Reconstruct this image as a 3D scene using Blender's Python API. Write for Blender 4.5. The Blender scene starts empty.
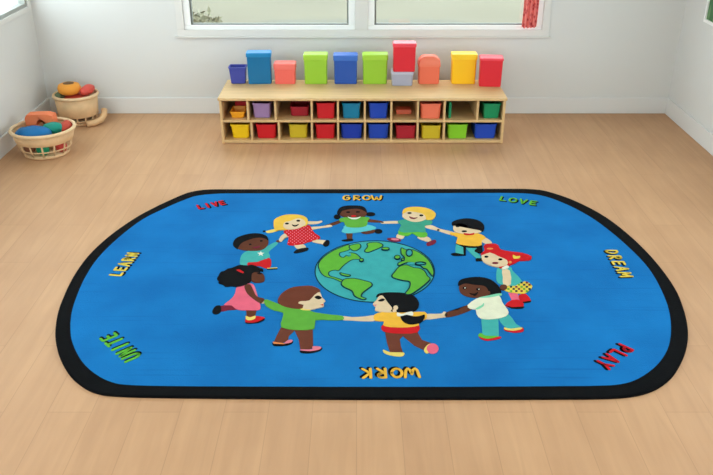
import bpy, bmesh, math, random
from mathutils import Vector, Matrix
random.seed(4)
C = bpy.context.scene.collection
PI = math.pi

# ------------------------------------------------------------------ camera model
H = 2.2
F = 790.0
P = math.atan(397.5 / F)
SP, CP = math.sin(P), math.cos(P)

def fl(px, py, z=0.0):
    """floor (or height z) point seen at a pixel"""
    u = (px - 356.5) / F; v = (py - 237.5) / F
    zc = (H - z) / (SP + v * CP)
    return (u * zc, zc * (CP - v * SP))

def wl(px, py, Y):
    """point on the plane y=Y seen at a pixel -> (x, z)"""
    u = (px - 356.5) / F; v = (py - 237.5) / F
    zc = Y / (CP - v * SP)
    return (u * zc, H - zc * (SP + v * CP))

# ------------------------------------------------------------------ materials
def s2l(c):
    return tuple(((x / 255) / 12.92 if x / 255 <= .04045 else ((x / 255 + .055) / 1.055) ** 2.4) for x in c)

_m = {}
def mat(name, rgb, rough=.6, bump=0.0, bscale=60, var=0.0, vscale=6, spec=.3, stretch=None, sheen=0):
    if name in _m: return _m[name]
    m = bpy.data.materials.new(name); m.use_nodes = True
    nt = m.node_tree; b = nt.nodes['Principled BSDF']
    col = s2l(rgb)
    b.inputs['Base Color'].default_value = (*col, 1)
    b.inputs['Roughness'].default_value = rough
    b.inputs['Specular IOR Level'].default_value = spec
    if sheen: b.inputs['Sheen Weight'].default_value = sheen
    tc = nt.nodes.new('ShaderNodeTexCoord')
    src = tc.outputs['Object']
    if stretch:
        mp = nt.nodes.new('ShaderNodeMapping'); mp.inputs['Scale'].default_value = stretch
        nt.links.new(src, mp.inputs['Vector']); src = mp.outputs['Vector']
    if var:
        n = nt.nodes.new('ShaderNodeTexNoise'); n.inputs['Scale'].default_value = vscale
        n.inputs['Detail'].default_value = 6; nt.links.new(src, n.inputs['Vector'])
        r = nt.nodes.new('ShaderNodeValToRGB')
        r.color_ramp.elements[0].position = .3; r.color_ramp.elements[1].position = .7
        r.color_ramp.elements[0].color = (*[max(0, c * (1 - var)) for c in col], 1)
        r.color_ramp.elements[1].color = (*[min(1, c * (1 + var)) for c in col], 1)
        nt.links.new(n.outputs['Fac'], r.inputs['Fac']); nt.links.new(r.outputs['Color'], b.inputs['Base Color'])
    if bump:
        n2 = nt.nodes.new('ShaderNodeTexNoise'); n2.inputs['Scale'].default_value = bscale
        nt.links.new(src, n2.inputs['Vector'])
        bp = nt.nodes.new('ShaderNodeBump'); bp.inputs['Strength'].default_value = bump
        bp.inputs['Distance'].default_value = .004
        nt.links.new(n2.outputs['Fac'], bp.inputs['Height']); nt.links.new(bp.outputs['Normal'], b.inputs['Normal'])
    _m[name] = m
    return m

def emis(name, rgb, st):
    m = bpy.data.materials.new(name); m.use_nodes = True
    b = m.node_tree.nodes['Principled BSDF']
    b.inputs['Base Color'].default_value = (*s2l(rgb), 1)
    b.inputs['Emission Color'].default_value = (*s2l(rgb), 1)
    b.inputs['Emission Strength'].default_value = st
    return m

def floor_material():
    m = bpy.data.materials.new('oak_planks'); m.use_nodes = True
    nt = m.node_tree; b = nt.nodes['Principled BSDF']
    tc = nt.nodes.new('ShaderNodeTexCoord')
    mp = nt.nodes.new('ShaderNodeMapping'); mp.inputs['Rotation'].default_value = (0, 0, PI / 2)
    nt.links.new(tc.outputs['Object'], mp.inputs['Vector'])
    br = nt.nodes.new('ShaderNodeTexBrick')
    br.inputs['Scale'].default_value = 1
    br.inputs['Brick Width'].default_value = 1.35; br.inputs['Row Height'].default_value = .19
    br.inputs['Mortar Size'].default_value = .0022; br.inputs['Mortar Smooth'].default_value = .6
    br.offset = .37
    br.inputs['Color1'].default_value = (*s2l((208, 163, 122)), 1)
    br.inputs['Color2'].default_value = (*s2l((203, 158, 118)), 1)
    br.inputs['Mortar'].default_value = (*s2l((190, 147, 108)), 1)
    nt.links.new(mp.outputs['Vector'], br.inputs['Vector'])
    mp2 = nt.nodes.new('ShaderNodeMapping'); mp2.inputs['Scale'].default_value = (14, 1.1, 1)
    nt.links.new(tc.outputs['Object'], mp2.inputs['Vector'])
    n = nt.nodes.new('ShaderNodeTexNoise'); n.inputs['Scale'].default_value = 1.6; n.inputs['Detail'].default_value = 8
    n.inputs['Distortion'].default_value = .6
    nt.links.new(mp2.outputs['Vector'], n.inputs['Vector'])
    r = nt.nodes.new('ShaderNodeValToRGB')
    r.color_ramp.elements[0].position = .3; r.color_ramp.elements[1].position = .72
    r.color_ramp.elements[0].color = (.82, .80, .78, 1); r.color_ramp.elements[1].color = (1, 1, 1, 1)
    nt.links.new(n.outputs['Fac'], r.inputs['Fac'])
    n3 = nt.nodes.new('ShaderNodeTexNoise'); n3.inputs['Scale'].default_value = 1.7; n3.inputs['Detail'].default_value = 3
    nt.links.new(tc.outputs['Object'], n3.inputs['Vector'])
    r3 = nt.nodes.new('ShaderNodeValToRGB')
    r3.color_ramp.elements[0].position = .35; r3.color_ramp.elements[1].position = .65
    r3.color_ramp.elements[0].color = (.93, .91, .89, 1); r3.color_ramp.elements[1].color = (1, 1, 1, 1)
    nt.links.new(n3.outputs['Fac'], r3.inputs['Fac'])
    mx = nt.nodes.new('ShaderNodeMix'); mx.data_type = 'RGBA'; mx.blend_type = 'MULTIPLY'; mx.inputs[0].default_value = .6
    nt.links.new(br.outputs['Color'], mx.inputs[6]); nt.links.new(r.outputs['Color'], mx.inputs[7])
    mx2 = nt.nodes.new('ShaderNodeMix'); mx2.data_type = 'RGBA'; mx2.blend_type = 'MULTIPLY'; mx2.inputs[0].default_value = 1
    nt.links.new(mx.outputs[2], mx2.inputs[6]); nt.links.new(r3.outputs['Color'], mx2.inputs[7])
    nt.links.new(mx2.outputs[2], b.inputs['Base Color'])
    b.inputs['Roughness'].default_value = .5
    b.inputs['Specular IOR Level'].default_value = .3
    return m

def rug_blue():
    m = bpy.data.materials.new('blue_pile'); m.use_nodes = True
    nt = m.node_tree; b = nt.nodes['Principled BSDF']
    tc = nt.nodes.new('ShaderNodeTexCoord')
    n = nt.nodes.new('ShaderNodeTexNoise'); n.inputs['Scale'].default_value = 2.2; n.inputs['Detail'].default_value = 5
    nt.links.new(tc.outputs['Object'], n.inputs['Vector'])
    r = nt.nodes.new('ShaderNodeValToRGB')
    r.color_ramp.elements[0].position = .3; r.color_ramp.elements[1].position = .7
    r.color_ramp.elements[0].color = (*s2l((14, 101, 168)), 1); r.color_ramp.elements[1].color = (*s2l((22, 119, 188)), 1)
    nt.links.new(n.outputs['Fac'], r.inputs['Fac'])
    # faint cross rows of the tufting
    mp = nt.nodes.new('ShaderNodeMapping'); mp.inputs['Scale'].default_value = (.8, 30, 1)
    nt.links.new(tc.outputs['Object'], mp.inputs['Vector'])
    n2 = nt.nodes.new('ShaderNodeTexNoise'); n2.inputs['Scale'].default_value = 2; n2.inputs['Detail'].default_value = 3
    nt.links.new(mp.outputs['Vector'], n2.inputs['Vector'])
    r2 = nt.nodes.new('ShaderNodeValToRGB')
    r2.color_ramp.elements[0].position = .28; r2.color_ramp.elements[1].position = .4
    r2.color_ramp.elements[0].color = (.82, .84, .88, 1); r2.color_ramp.elements[1].color = (1, 1, 1, 1)
    nt.links.new(n2.outputs['Fac'], r2.inputs['Fac'])
    mx = nt.nodes.new('ShaderNodeMix'); mx.data_type = 'RGBA'; mx.blend_type = 'MULTIPLY'; mx.inputs[0].default_value = 1
    nt.links.new(r.outputs['Color'], mx.inputs[6]); nt.links.new(r2.outputs['Color'], mx.inputs[7])
    nt.links.new(mx.outputs[2], b.inputs['Base Color'])
    b.inputs['Roughness'].default_value = .95; b.inputs['Specular IOR Level'].default_value = .1
    n4 = nt.nodes.new('ShaderNodeTexNoise'); n4.inputs['Scale'].default_value = 140
    nt.links.new(tc.outputs['Object'], n4.inputs['Vector'])
    bp = nt.nodes.new('ShaderNodeBump'); bp.inputs['Strength'].default_value = .5; bp.inputs['Distance'].default_value = .004
    nt.links.new(n4.outputs['Fac'], bp.inputs['Height']); nt.links.new(bp.outputs['Normal'], b.inputs['Normal'])
    return m

def glass_material():
    m = bpy.data.materials.new('window_glass'); m.use_nodes = True
    nt = m.node_tree; nt.nodes.clear()
    o = nt.nodes.new('ShaderNodeOutputMaterial'); mx = nt.nodes.new('ShaderNodeMixShader')
    t = nt.nodes.new('ShaderNodeBsdfTransparent'); g = nt.nodes.new('ShaderNodeBsdfGlossy')
    t.inputs[0].default_value = (.95, .97, .96, 1); g.inputs['Roughness'].default_value = .05
    mx.inputs[0].default_value = .05
    nt.links.new(t.outputs[0], mx.inputs[1]); nt.links.new(g.outputs[0], mx.inputs[2])
    nt.links.new(mx.outputs[0], o.inputs[0])
    return m

def leaf_print_material():
    m = mat('leaf_print', (96, 140, 78), .6)
    nt = m.node_tree; b = nt.nodes['Principled BSDF']; tc = nt.nodes.new('ShaderNodeTexCoord')
    mp = nt.nodes.new('ShaderNodeMapping'); mp.inputs['Scale'].default_value = (1, 14, 4); mp.inputs['Rotation'].default_value = (.5, 0, 0)
    v = nt.nodes.new('ShaderNodeTexVoronoi'); v.inputs['Scale'].default_value = 1.3
    r = nt.nodes.new('ShaderNodeValToRGB')
    r.color_ramp.elements[0].color = (*s2l((178, 206, 144)), 1); r.color_ramp.elements[1].color = (*s2l((74, 118, 76)), 1)
    r.color_ramp.elements[1].position = .6
    nt.links.new(tc.outputs['Object'], mp.inputs['Vector']); nt.links.new(mp.outputs['Vector'], v.inputs['Vector'])
    nt.links.new(v.outputs['Distance'], r.inputs['Fac']); nt.links.new(r.outputs['Color'], b.inputs['Base Color'])
    return m

# ------------------------------------------------------------------ mesh helpers
def box(bm, x0, x1, y0, y1, z0, z1, bev=0.0, seg=2):
    t = bmesh.new()
    bmesh.ops.create_cube(t, size=1)
    bmesh.ops.scale(t, vec=(x1 - x0, y1 - y0, z1 - z0), verts=t.verts)
    bmesh.ops.translate(t, vec=((x0 + x1) / 2, (y0 + y1) / 2, (z0 + z1) / 2), verts=t.verts)
    if bev: bmesh.ops.bevel(t, geom=t.edges[:], offset=bev, segments=seg, affect='EDGES', profile=.5)
    merge(bm, t)

def merge(bm, t, mi=None):
    if mi is not None:
        for f in t.faces: f.material_index = mi
    me = bpy.data.meshes.new('tmp'); t.to_mesh(me); t.free()
    bm.from_mesh(me); bpy.data.meshes.remove(me)

def obj(name, bm, mats, parent=None, loc=None, smooth=False, kind=None, label=None):
    me = bpy.data.meshes.new(name)
    if smooth:
        for f in bm.faces: f.smooth = True
    bmesh.ops.recalc_face_normals(bm, faces=bm.faces[:])
    bm.to_mesh(me); bm.free()
    for m in (mats if isinstance(mats, (list, tuple)) else [mats]): me.materials.append(m)
    o = bpy.data.objects.new(name, me); C.objects.link(o)
    if parent: o.parent = parent
    if loc: o.location = loc
    if kind: o['kind'] = kind
    if label: o['label'] = label
    return o

def thing(name, label, cat, loc=(0, 0, 0), rz=0, group=None):
    o = bpy.data.objects.new(name, None); C.objects.link(o)
    o.location = loc; o.rotation_euler = (0, 0, rz); o['label'] = label; o['category'] = cat
    o.empty_display_size = .1
    if group: o['group'] = group
    return o

def tag(o, label, cat, group=None):
    o['label'] = label; o['category'] = cat
    if group: o['group'] = group
    return o

def lathe(bm, prof, n=40, sx=1, sy=1, c=(0, 0, 0)):
    rings = []
    for r, z in prof:
        if r < 1e-6: rings.append([bm.verts.new((c[0], c[1], c[2] + z))])
        else: rings.append([bm.verts.new((c[0] + sx * r * math.cos(2 * PI * k / n), c[1] + sy * r * math.sin(2 * PI * k / n), c[2] + z)) for k in range(n)])
    for a, b in zip(rings, rings[1:]):
        for k in range(n):
            k2 = (k + 1) % n
            if len(a) == 1 and len(b) == 1: continue
            if len(a) == 1: bm.faces.new((a[0], b[k], b[k2]))
            elif len(b) == 1: bm.faces.new((a[k], a[k2], b[0]))
            else: bm.faces.new((a[k], a[k2], b[k2], b[k]))

def tube(bm, pts, r, n=8, closed=False):
    pts = [Vector(p) for p in pts]; rings = []; N = len(pts)
    for i, p in enumerate(pts):
        a = pts[(i - 1) % N] if (closed or i > 0) else pts[i]
        b = pts[(i + 1) % N] if (closed or i < N - 1) else pts[i]
        d = (b - a).normalized()
        up = Vector((0, 0, 1)) if abs(d.z) < .9 else Vector((1, 0, 0))
        s = d.cross(up).normalized(); t = s.cross(d)
        rings.append([bm.verts.new(p + s * (r * math.cos(2 * PI * k / n)) + t * (r * math.sin(2 * PI * k / n))) for k in range(n)])
    for i in range(N if closed else N - 1):
        A, B = rings[i], rings[(i + 1) % N]
        for k in range(n): bm.faces.new((A[k], A[(k + 1) % n], B[(k + 1) % n], B[k]))
    if not closed:
        bm.faces.new(rings[0]); bm.faces.new(rings[-1][::-1])

def cr(pts, n=4, closed=True):
    """Catmull-Rom through the points"""
    out = []; N = len(pts)
    for i in range(N if closed else N - 1):
        if closed: p0, p1, p2, p3 = pts[i - 1], pts[i], pts[(i + 1) % N], pts[(i + 2) % N]
        else: p0, p1, p2, p3 = pts[max(i - 1, 0)], pts[i], pts[i + 1], pts[min(i + 2, N - 1)]
        for k in range(n):
            t = k / n; t2 = t * t; t3 = t2 * t
            out.append(tuple(.5 * (2 * p1[j] + (p2[j] - p0[j]) * t + (2 * p0[j] - 5 * p1[j] + 4 * p2[j] - p3[j]) * t2 + (3 * p1[j] - p0[j] - 3 * p2[j] + p3[j]) * t3) for j in (0, 1)))
    if not closed: out.append(tuple(pts[-1]))
    return out

def prism(bm, pts, z0, z1, mi=0):
    t = bmesh.new()
    n = len(pts)
    top = [t.verts.new((x, y, z1)) for x, y in pts]; bot = [t.verts.new((x, y, z0)) for x, y in pts]
    f = t.faces.new(top); 
    for i in range(n): t.faces.new((top[i], bot[i], bot[(i + 1) % n], top[(i + 1) % n]))
    bmesh.ops.triangulate(t, faces=[f], quad_method='BEAUTY', ngon_method='EAR_CLIP')
    merge(bm, t, mi)

# ------------------------------------------------------------------ the room
XL, XR, YB, YF, ZC = -2.76, 2.79, 6.87, -2.6, 2.8
wall_m = mat('wall_paint', (220, 220, 217), .85, bump=.05, bscale=90, var=.012, vscale=1.5)
white_m = mat('white_gloss_trim', (248, 248, 246), .4)
grey_trim_m = mat('pale_grey_trim', (224, 222, 217), .5)
base_m = mat('baseboard_paint', (226, 226, 224), .5)
gasket_m = mat('grey_window_seal', (120, 122, 114), .6)
glass_m = glass_material()

def struct(name, bm, m, parent=None):
    return obj(name, bm, m, parent, kind=None if parent else 'structure')

bm = bmesh.new(); box(bm, XL - .15, XR + .15, YF - .15, YB + .15, -.12, 0); struct('floor', bm, floor_material())
bm = bmesh.new(); box(bm, XL - .15, XR + .15, YF - .15, YB + .15, ZC, ZC + .12); struct('ceiling', bm, mat('ceiling_paint', (235, 234, 230), .9))

def wall_with_hole(name, axis, c0, c1, a0, a1, holes):
    """wall slab between c0..c1 on its thickness axis, a0..a1 along, with rectangular holes (b0,b1,z0,z1)"""
    bm = bmesh.new()
    def bx(s0, s1, z0, z1):
        if s1 - s0 < 1e-4 or z1 - z0 < 1e-4: return
        if axis == 'y': box(bm, s0, s1, c0, c1, z0, z1)
        else: box(bm, c0, c1, s0, s1, z0, z1)
    cur = a0
    for (b0, b1, z0, z1) in holes:
        bx(cur, b0, 0, ZC); bx(b0, b1, 0, z0); bx(b0, b1, z1, ZC); cur = b1
    bx(cur, a1, 0, ZC)
    struct(name, bm, wall_m)

BW = (-1.475, 1.59, .745, 2.12)       # opening in the back wall
LW = (.6, 6.78, .955, 2.25)
RW = (.6, 5.55, .925, 2.25)
wall_with_hole('wall_back', 'y', YB, YB + .15, XL - .15, XR + .15, [BW])
wall_with_hole('wall_left', 'x', XL - .15, XL, YF, YB, [LW])
wall_with_hole('wall_right', 'x', XR, XR + .15, YF, YB, [RW])
FW = (-2.1, 2.1, .5, 2.4)
wall_with_hole('wall_front', 'y', YF - .15, YF, XL - .15, XR + .15, [FW])

def baseboard(name, x0, x1, y0, y1, ax):
    bm = bmesh.new(); box(bm, x0, x1, y0, y1, 0, .145, .004)
    struct(name, bm, base_m)
baseboard('baseboard_back', XL, XR, YB - .016, YB, 0)
baseboard('baseboard_left', XL, XL + .016, YF, YB - .016, 1)
baseboard('baseboard_right', XR - .016, XR, YF, YB - .016, 1)
baseboard('baseboard_front', XL + .016, XR - .016, YF, YF + .016, 0)

# back window: grey surround, two white sashes, panes
w = thing('window_1', 'wide white double window', 'window'); del w['label']; del w['category']; w['kind'] = 'structure'
x0, x1, z0, z1 = BW
bm = bmesh.new()
box(bm, x0 - .065, x1 + .06, YB - .02, YB, z0 - .055, z0, .003)           # apron under the sill
box(bm, x0 - .065, x0, YB - .02, YB, z0, z1 + .06, .003)
box(bm, x1, x1 + .06, YB - .02, YB, z0, z1 + .06, .003)
box(bm, x0, x1, YB - .02, YB, z1, z1 + .06, .003)
xm0, xm1 = wl(355, 15, YB)[0], wl(368, 15, YB)[0]
box(bm, xm0, xm1, YB - .02, YB + .13, z0, z1, .003)
obj('window_frame', bm, grey_trim_m, w)
bm = bmesh.new(); box(bm, x0 - .085, x1 + .08, YB - .032, YB, z0 - .066, z0 - .055, .003)
obj('window_sill', bm, grey_trim_m, w)
for (a, b) in ((x0, xm0), (xm1, x1)):
    bm = bmesh.new()
    t = .055
    box(bm, a, b, YB - .005, YB + .05, z0, z0 + .037, .004)
    box(bm, a, b, YB - .005, YB + .05, z1 - t, z1, .004)
    box(bm, a, a + t, YB - .005, YB + .05, z0 + .037, z1 - t, .004)
    box(bm, b - t, b, YB - .005, YB + .05, z0 + .037, z1 - t, .004)
    s = obj('sash', bm, white_m, w)
    bm = bmesh.new(); g = .011
    box(bm, a + t, b - t, YB + .012, YB + .045, z0 + .037, z0 + .037 + g)
    box(bm, a + t, b - t, YB + .012, YB + .045, z1 - t - g, z1 - t)
    box(bm, a + t, a + t + g * 1.4, YB + .012, YB + .045, z0 + .037 + g, z1 - t - g)
    box(bm, b - t - g * 1.2, b - t, YB + .012, YB + .045, z0 + .037 + g, z1 - t - g)
    obj('seal', bm, gasket_m, s)
    bm = bmesh.new(); box(bm, a + t, b - t, YB + .026, YB + .032, z0 + .037, z1 - t)
    obj('pane', bm, glass_m, s)

def side_window(name, X, sgn, o, mull, trim):
    w = bpy.data.objects.new(name, None); C.objects.link(w); w['kind'] = 'structure'
    b0, b1, z0, z1 = o
    def bx(bm, xa, xb, *r): box(bm, min(X + sgn * xa, X + sgn * xb), max(X + sgn * xa, X + sgn * xb), *r)
    bm = bmesh.new()
    bx(bm, -.018, 0, b0 - .05, min(b1 + .05, YB), z0 - trim, z0, .003)
    bx(bm, -.018, 0, b0 - .05, min(b1 + .05, YB), z1, z1 + .05, .003)
    bx(bm, -.018, 0, b0 - .05, b0, z0, z1, .003)
    bx(bm, -.018, 0, b1, min(b1 + .035, YB), z0, z1, .003)
    obj('window_frame', bm, grey_trim_m if sgn < 0 else white_m, w)
    ys = [b0 + (b1 - b0) * k / mull for k in range(mull + 1)]
    for a, b in zip(ys, ys[1:]):
        bm = bmesh.new(); t = .03
        bx(bm, .0, .06, a, b, z0, z0 + t, .003); bx(bm, .0, .06, a, b, z1 - t, z1, .003)
        bx(bm, .0, .06, a, a + t, z0 + t, z1 - t, .003); bx(bm, .0, .06, b - t, b, z0 + t, z1 - t, .003)
        s = obj('sash', bm, mat('light_grey_frame', (168, 170, 164), .5) if sgn < 0 else white_m, w)
        bm = bmesh.new(); bx(bm, .028, .034, a + t, b - t, z0 + t, z1 - t)
        obj('pane', bm, glass_m, s)
side_window('window_2', XL, -1, LW, 3, .035)
side_window('window_3', XR, 1, RW, 3, .02)

w = bpy.data.objects.new('added_front_window', None); C.objects.link(w); w['kind'] = 'structure'  # unseen window added behind the camera to light the back wall
for k in range(3):
    a = FW[0] + (FW[1] - FW[0]) * k / 3; b = FW[0] + (FW[1] - FW[0]) * (k + 1) / 3; t = .05; z0, z1 = FW[2], FW[3]
    bm = bmesh.new()
    box(bm, a, b, YF - .06, YF, z0, z0 + t, .004); box(bm, a, b, YF - .06, YF, z1 - t, z1, .004)
    box(bm, a, a + t, YF - .06, YF, z0 + t, z1 - t, .004); box(bm, b - t, b, YF - .06, YF, z0 + t, z1 - t, .004)
    s = obj('sash', bm, white_m, w)
    bm = bmesh.new(); box(bm, a + t, b - t, YF - .034, YF - .028, z0 + t, z1 - t); obj('pane', bm, glass_m, s)

t = thing('framed_picture', 'green leaf picture in a thin white frame on the right wall', 'picture', (XR - .001, 6.09, .905))
bm = bmesh.new(); q0, q1, hh = -.32, .32, .85
box(bm, -.022, 0, q0, q1, 0, .025, .003); box(bm, -.022, 0, q0, q1, hh - .025, hh, .003)
box(bm, -.022, 0, q0, q0 + .025, .025, hh - .025, .003); box(bm, -.022, 0, q1 - .025, q1, .025, hh - .025, .003)
obj('frame', bm, white_m, t)
bm = bmesh.new(); box(bm, -.010, -.002, q0 + .025, q1 - .025, .025, hh - .025)
obj('backing', bm, leaf_print_material(), t)
# ------------------------------------------------------------------ outside
bm = bmesh.new(); box(bm, -40, 40, -12, 60, -.5, -.4)
o = obj('ground', bm, mat('dry_lawn', (98, 94, 78), .95, var=.10, vscale=.35), kind='structure')
bounce_m = mat('pale_bounce_paving', (206, 208, 204), .9, var=.05, vscale=1.5)  # paving added to look white through the left window and bounce light indoors
bm = bmesh.new(); box(bm, -8.5, XL - .4, -6, 20, -.4, -.36); obj('bounce_terrace', bm, bounce_m, kind='structure')
bm = bmesh.new(); box(bm, XL - .4, XR + .4, -9, YF - .4, -.4, -.36); obj('bounce_terrace', bm, bounce_m, kind='structure')
# hedge beside the right window
def leafy(bm, cx, cy, cz, rx, ry, rz, n, s):
    for _ in range(n):
        while True:
            p = Vector((random.uniform(-1, 1), random.uniform(-1, 1), random.uniform(-1, 1)))
            if .35 < p.length < 1: break
        c = Vector((cx + p.x * rx, cy + p.y * ry, cz + p.z * rz))
        d = Vector((random.gauss(0, 1), random.gauss(0, 1), random.gauss(0, 1))).normalized()
        e = d.orthogonal().normalized(); e.rotate(Matrix.Rotation(random.uniform(0, 6.28), 3, d))
        L = s * random.uniform(.7, 1.3); W = L * .28; f = d.cross(e)
        a = [bm.verts.new(c), bm.verts.new(c + d * L * .5 + e * W + f * W * .3), bm.verts.new(c + d * L), bm.verts.new(c + d * L * .5 - e * W + f * W * .3)]
        bm.faces.new((a[0], a[1], a[2])); bm.faces.new((a[0], a[2], a[3]))
sh = thing('low_shrub', 'low pale grey-green shrub outside the left pane of the wide window', 'shrub', (-2.45, 11.0, -.4))
bm = bmesh.new(); leafy(bm, 0, 0, .30, .62, .3, .24, 700, .12)
obj('foliage', bm, mat('sage_leaves', (112, 110, 88), .7, var=.12, vscale=5), sh)
bm = bmesh.new(); tube(bm, [(0, 0, 0), (.02, 0, .2), (0, 0, .32)], .02)
for a in (-.3, -.15, .15, .3): tube(bm, [(0, 0, .02), (a * .6, .05, .16), (a * 1.4, 0, .36)], .012)
obj('stems', bm, mat('pale_bark', (150, 132, 108), .9), sh)

# ------------------------------------------------------------------ unseen ceiling panels added as fill light
fill_panel_m = emis('fill_panel_diffuser', (255, 252, 247), 4.5)  # glowing panels added to brighten the room from above
for i, (x, y) in enumerate([(-1.4, -1.2), (1.4, -1.2), (-1.4, 1.7), (1.4, 1.7), (-1.4, 4.4), (1.4, 4.4)]):
    t = thing('added_fill_panel', 'added square white fill light panel flush under the ceiling', 'fill light panel', (x, y, ZC), 0, 'added fill light panels')
    bm = bmesh.new()
    for (a, b, c, d) in ((-.33, .33, -.33, -.30), (-.33, .33, .30, .33), (-.33, -.30, -.30, .30), (.30, .33, -.30, .30)): box(bm, a, b, c, d, -.03, 0)
    obj('frame', bm, white_m, t)
    bm = bmesh.new(); box(bm, -.30, .30, -.30, .30, -.022, -.004); obj('diffuser', bm, fill_panel_m, t)

# ------------------------------------------------------------------ rug
ZR = .013
outer = [(240,190.1),(215,190.1),(201,190.9),(188,193.5),(176,198.2),(155,208),(134,219.5),(109,237.2),(88,257),(73.2,278),(63.6,298),(58.5,312),(55.9,327),(55.8,341),(60.4,359),(70.8,376.6),(84.7,388.2),(97,393.6),(112,396.1),(149,397.6),(230,398.6),(356,399.6),(480,399.6),(560,399.3),(598,399),(630.8,397),(653.5,390.8),(671.2,378.3),(682.5,360),(687.4,343),(687.2,326),(682.8,307.7),(674.7,288.8),(657.3,264.5),(634.2,240.4),(606.4,218.3),(576.3,202.2),(548.5,192.5),(530,189.9),(500,189.6),(440,189.8),(356,190),(300,190)]
inner = [(240,193.4),(216,193.8),(197,195.8),(184,200),(164,208.6),(142.6,219.4),(119.5,236.8),(98.4,257.4),(84.8,278),(76.5,297),(71.8,312),(70.4,328),(72.6,343),(82.2,361.5),(96.3,374.4),(112.5,382.2),(131,384.9),(180,386),(260,386.4),(356,386.6),(460,386.6),(560,386),(598,385.5),(620.7,384),(638.3,378.4),(656,365.8),(667.4,349.4),(670.9,331),(668.9,310.2),(660.8,289),(648,267.5),(627.2,245.8),(600,223.4),(576.3,209),(551,198.2),(530,193.8),(500,193),(440,193.2),(356,193.5),(300,193.4)]
rug = thing('area_rug', 'large blue oval rug with black border and children dancing around a globe', 'rug')
blue_m = rug_blue()
black_m = mat('black_pile', (8, 9, 11), .95, bump=.4, bscale=140, var=.25, vscale=8, spec=.1)
bm = bmesh.new()
oo = [fl(*p, .003) for p in cr(outer, 4)]
cxo = (sum(p[0] for p in oo) / len(oo), sum(p[1] for p in oo) / len(oo))
def inset(pts, d):
    out = []; n = len(pts)
    for i in range(n):
        a, b = Vector(pts[i - 1]), Vector(pts[(i + 1) % n]); t = (b - a).normalized(); nn = Vector((t.y, -t.x))
        p = Vector(pts[i]); 
        if (Vector(cxo) - p).dot(nn) < 0: nn = -nn
        out.append(tuple(p + nn * d))
    return out
rings = []
for d, z in ((0, 0), (0, .007), (.003, .0105), (.008, ZR - .001)):
    rings.append([bm.verts.new((x, y, z)) for x, y in inset(oo, d)])
for A, B in zip(rings, rings[1:]):
    for k in range(len(A)): bm.faces.new((A[k], A[(k + 1) % len(A)], B[(k + 1) % len(A)], B[k]))
ii = [fl(*p, ZR) for p in cr(inner, 4)]
# ring top between the rounded edge and the blue field: fill whole top
f = bm.faces.new(rings[-1]); bmesh.ops.triangulate(bm, faces=[f])
f = bm.faces.new(rings[0]); bmesh.ops.triangulate(bm, faces=[f])
obj('border', bm, black_m, rug, label='black rug border')
bm = bmesh.new(); prism(bm, ii, ZR - .003, ZR)
obj('pile_field', bm, blue_m, rug, label='blue rug field')

PAL = {
 'cream': (228, 202, 164), 'gold': (240, 192, 72), 'lemon': (238, 214, 110), 'red': (206, 28, 34), 'black': (9, 10, 12),
 'brown': (98, 54, 36), 'dbrown': (84, 44, 36), 'hair': (112, 58, 40), 'teal': (70, 176, 170), 'aqua': (92, 196, 204), 'green': (98, 172, 62),
 'bgreen': (108, 190, 60), 'pink': (236, 104, 128), 'rose': (232, 130, 150), 'maroon': (122, 34, 54), 'white': (236, 236, 220), 'yellow': (244, 186, 62),
 'sea': (62, 170, 172), 'land': (98, 178, 56), 'ink': (12, 56, 66), 'tgreen': (64, 160, 132), 'pants': (112, 60, 44), 'mint': (130, 210, 170), 'offwhite': (232, 232, 204),
 'orange': (236, 140, 80), 'lgreen': (98, 184, 58), 'lred': (206, 26, 40), 'lyellow': (236, 206, 80), 'lgold': (244, 188, 66)}
def pm(k): return mat('pile_' + k, tuple(.94 * c for c in PAL[k]), .95, bump=.35, bscale=150, var=.06, vscale=20, spec=.1)

class Motif:
    def __init__(s, ox, oy, sc):
        s.ox, s.oy, s.sc = ox, oy, sc; s.bm = bmesh.new(); s.mats = []; s.k = 0
    def mi(s, c):
        if c not in s.mats: s.mats.append(c)
        return s.mats.index(c)
    def z(s): s.k += 1; return ZR + .0006 + .00035 * s.k
    def px(s, p): return fl(s.ox + p[0] / s.sc, s.oy + p[1] / s.sc, ZR + .002)
    def poly(s, c, pts, sm=3, dy=0, dx=0):
        pts = [(x + dx, y + dy) for x, y in pts]
        q = cr(pts, sm) if sm > 1 else pts
        prism(s.bm, [s.px(p) for p in q], ZR - .001, s.z(), s.mi(c))
    def ell(s, c, cx, cy, rx, ry, n=16, rot=0):
        ca, sa = math.cos(rot), math.sin(rot)
        q = [(cx + rx * math.cos(2 * PI * k / n) * ca - ry * math.sin(2 * PI * k / n) * sa, cy + rx * math.cos(2 * PI * k / n) * sa + ry * math.sin(2 * PI * k / n) * ca) for k in range(n)]
        prism(s.bm, [s.px(p) for p in q], ZR - .001, s.z(), s.mi(c))
    def stroke(s, c, pts, w, closed=False, world=False):
        W = [Vector(p) for p in (pts if world else [s.px(p) for p in pts])]
        z = s.z(); mi = s.mi(c); n = len(W)
        for i in range(n if closed else n - 1):
            a, b = W[i], W[(i + 1) % n]
            if (b - a).length < 1e-6: continue
            d = (b - a).normalized(); nn = Vector((-d.y, d.x)) * w / 2
            prism(s.bm, [tuple(a + nn), tuple(a - nn), tuple(b - nn), tuple(b + nn)], ZR - .001, z, mi)
        for a in W:
            prism(s.bm, [(a.x + w / 2 * math.cos(2 * PI * k / 8), a.y + w / 2 * math.sin(2 * PI * k / 8)) for k in range(8)], ZR - .001, z + .00003, mi)
    def done(s, name, label):
        return obj(name, s.bm, [pm(c) for c in s.mats], rug, label=label)

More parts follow.
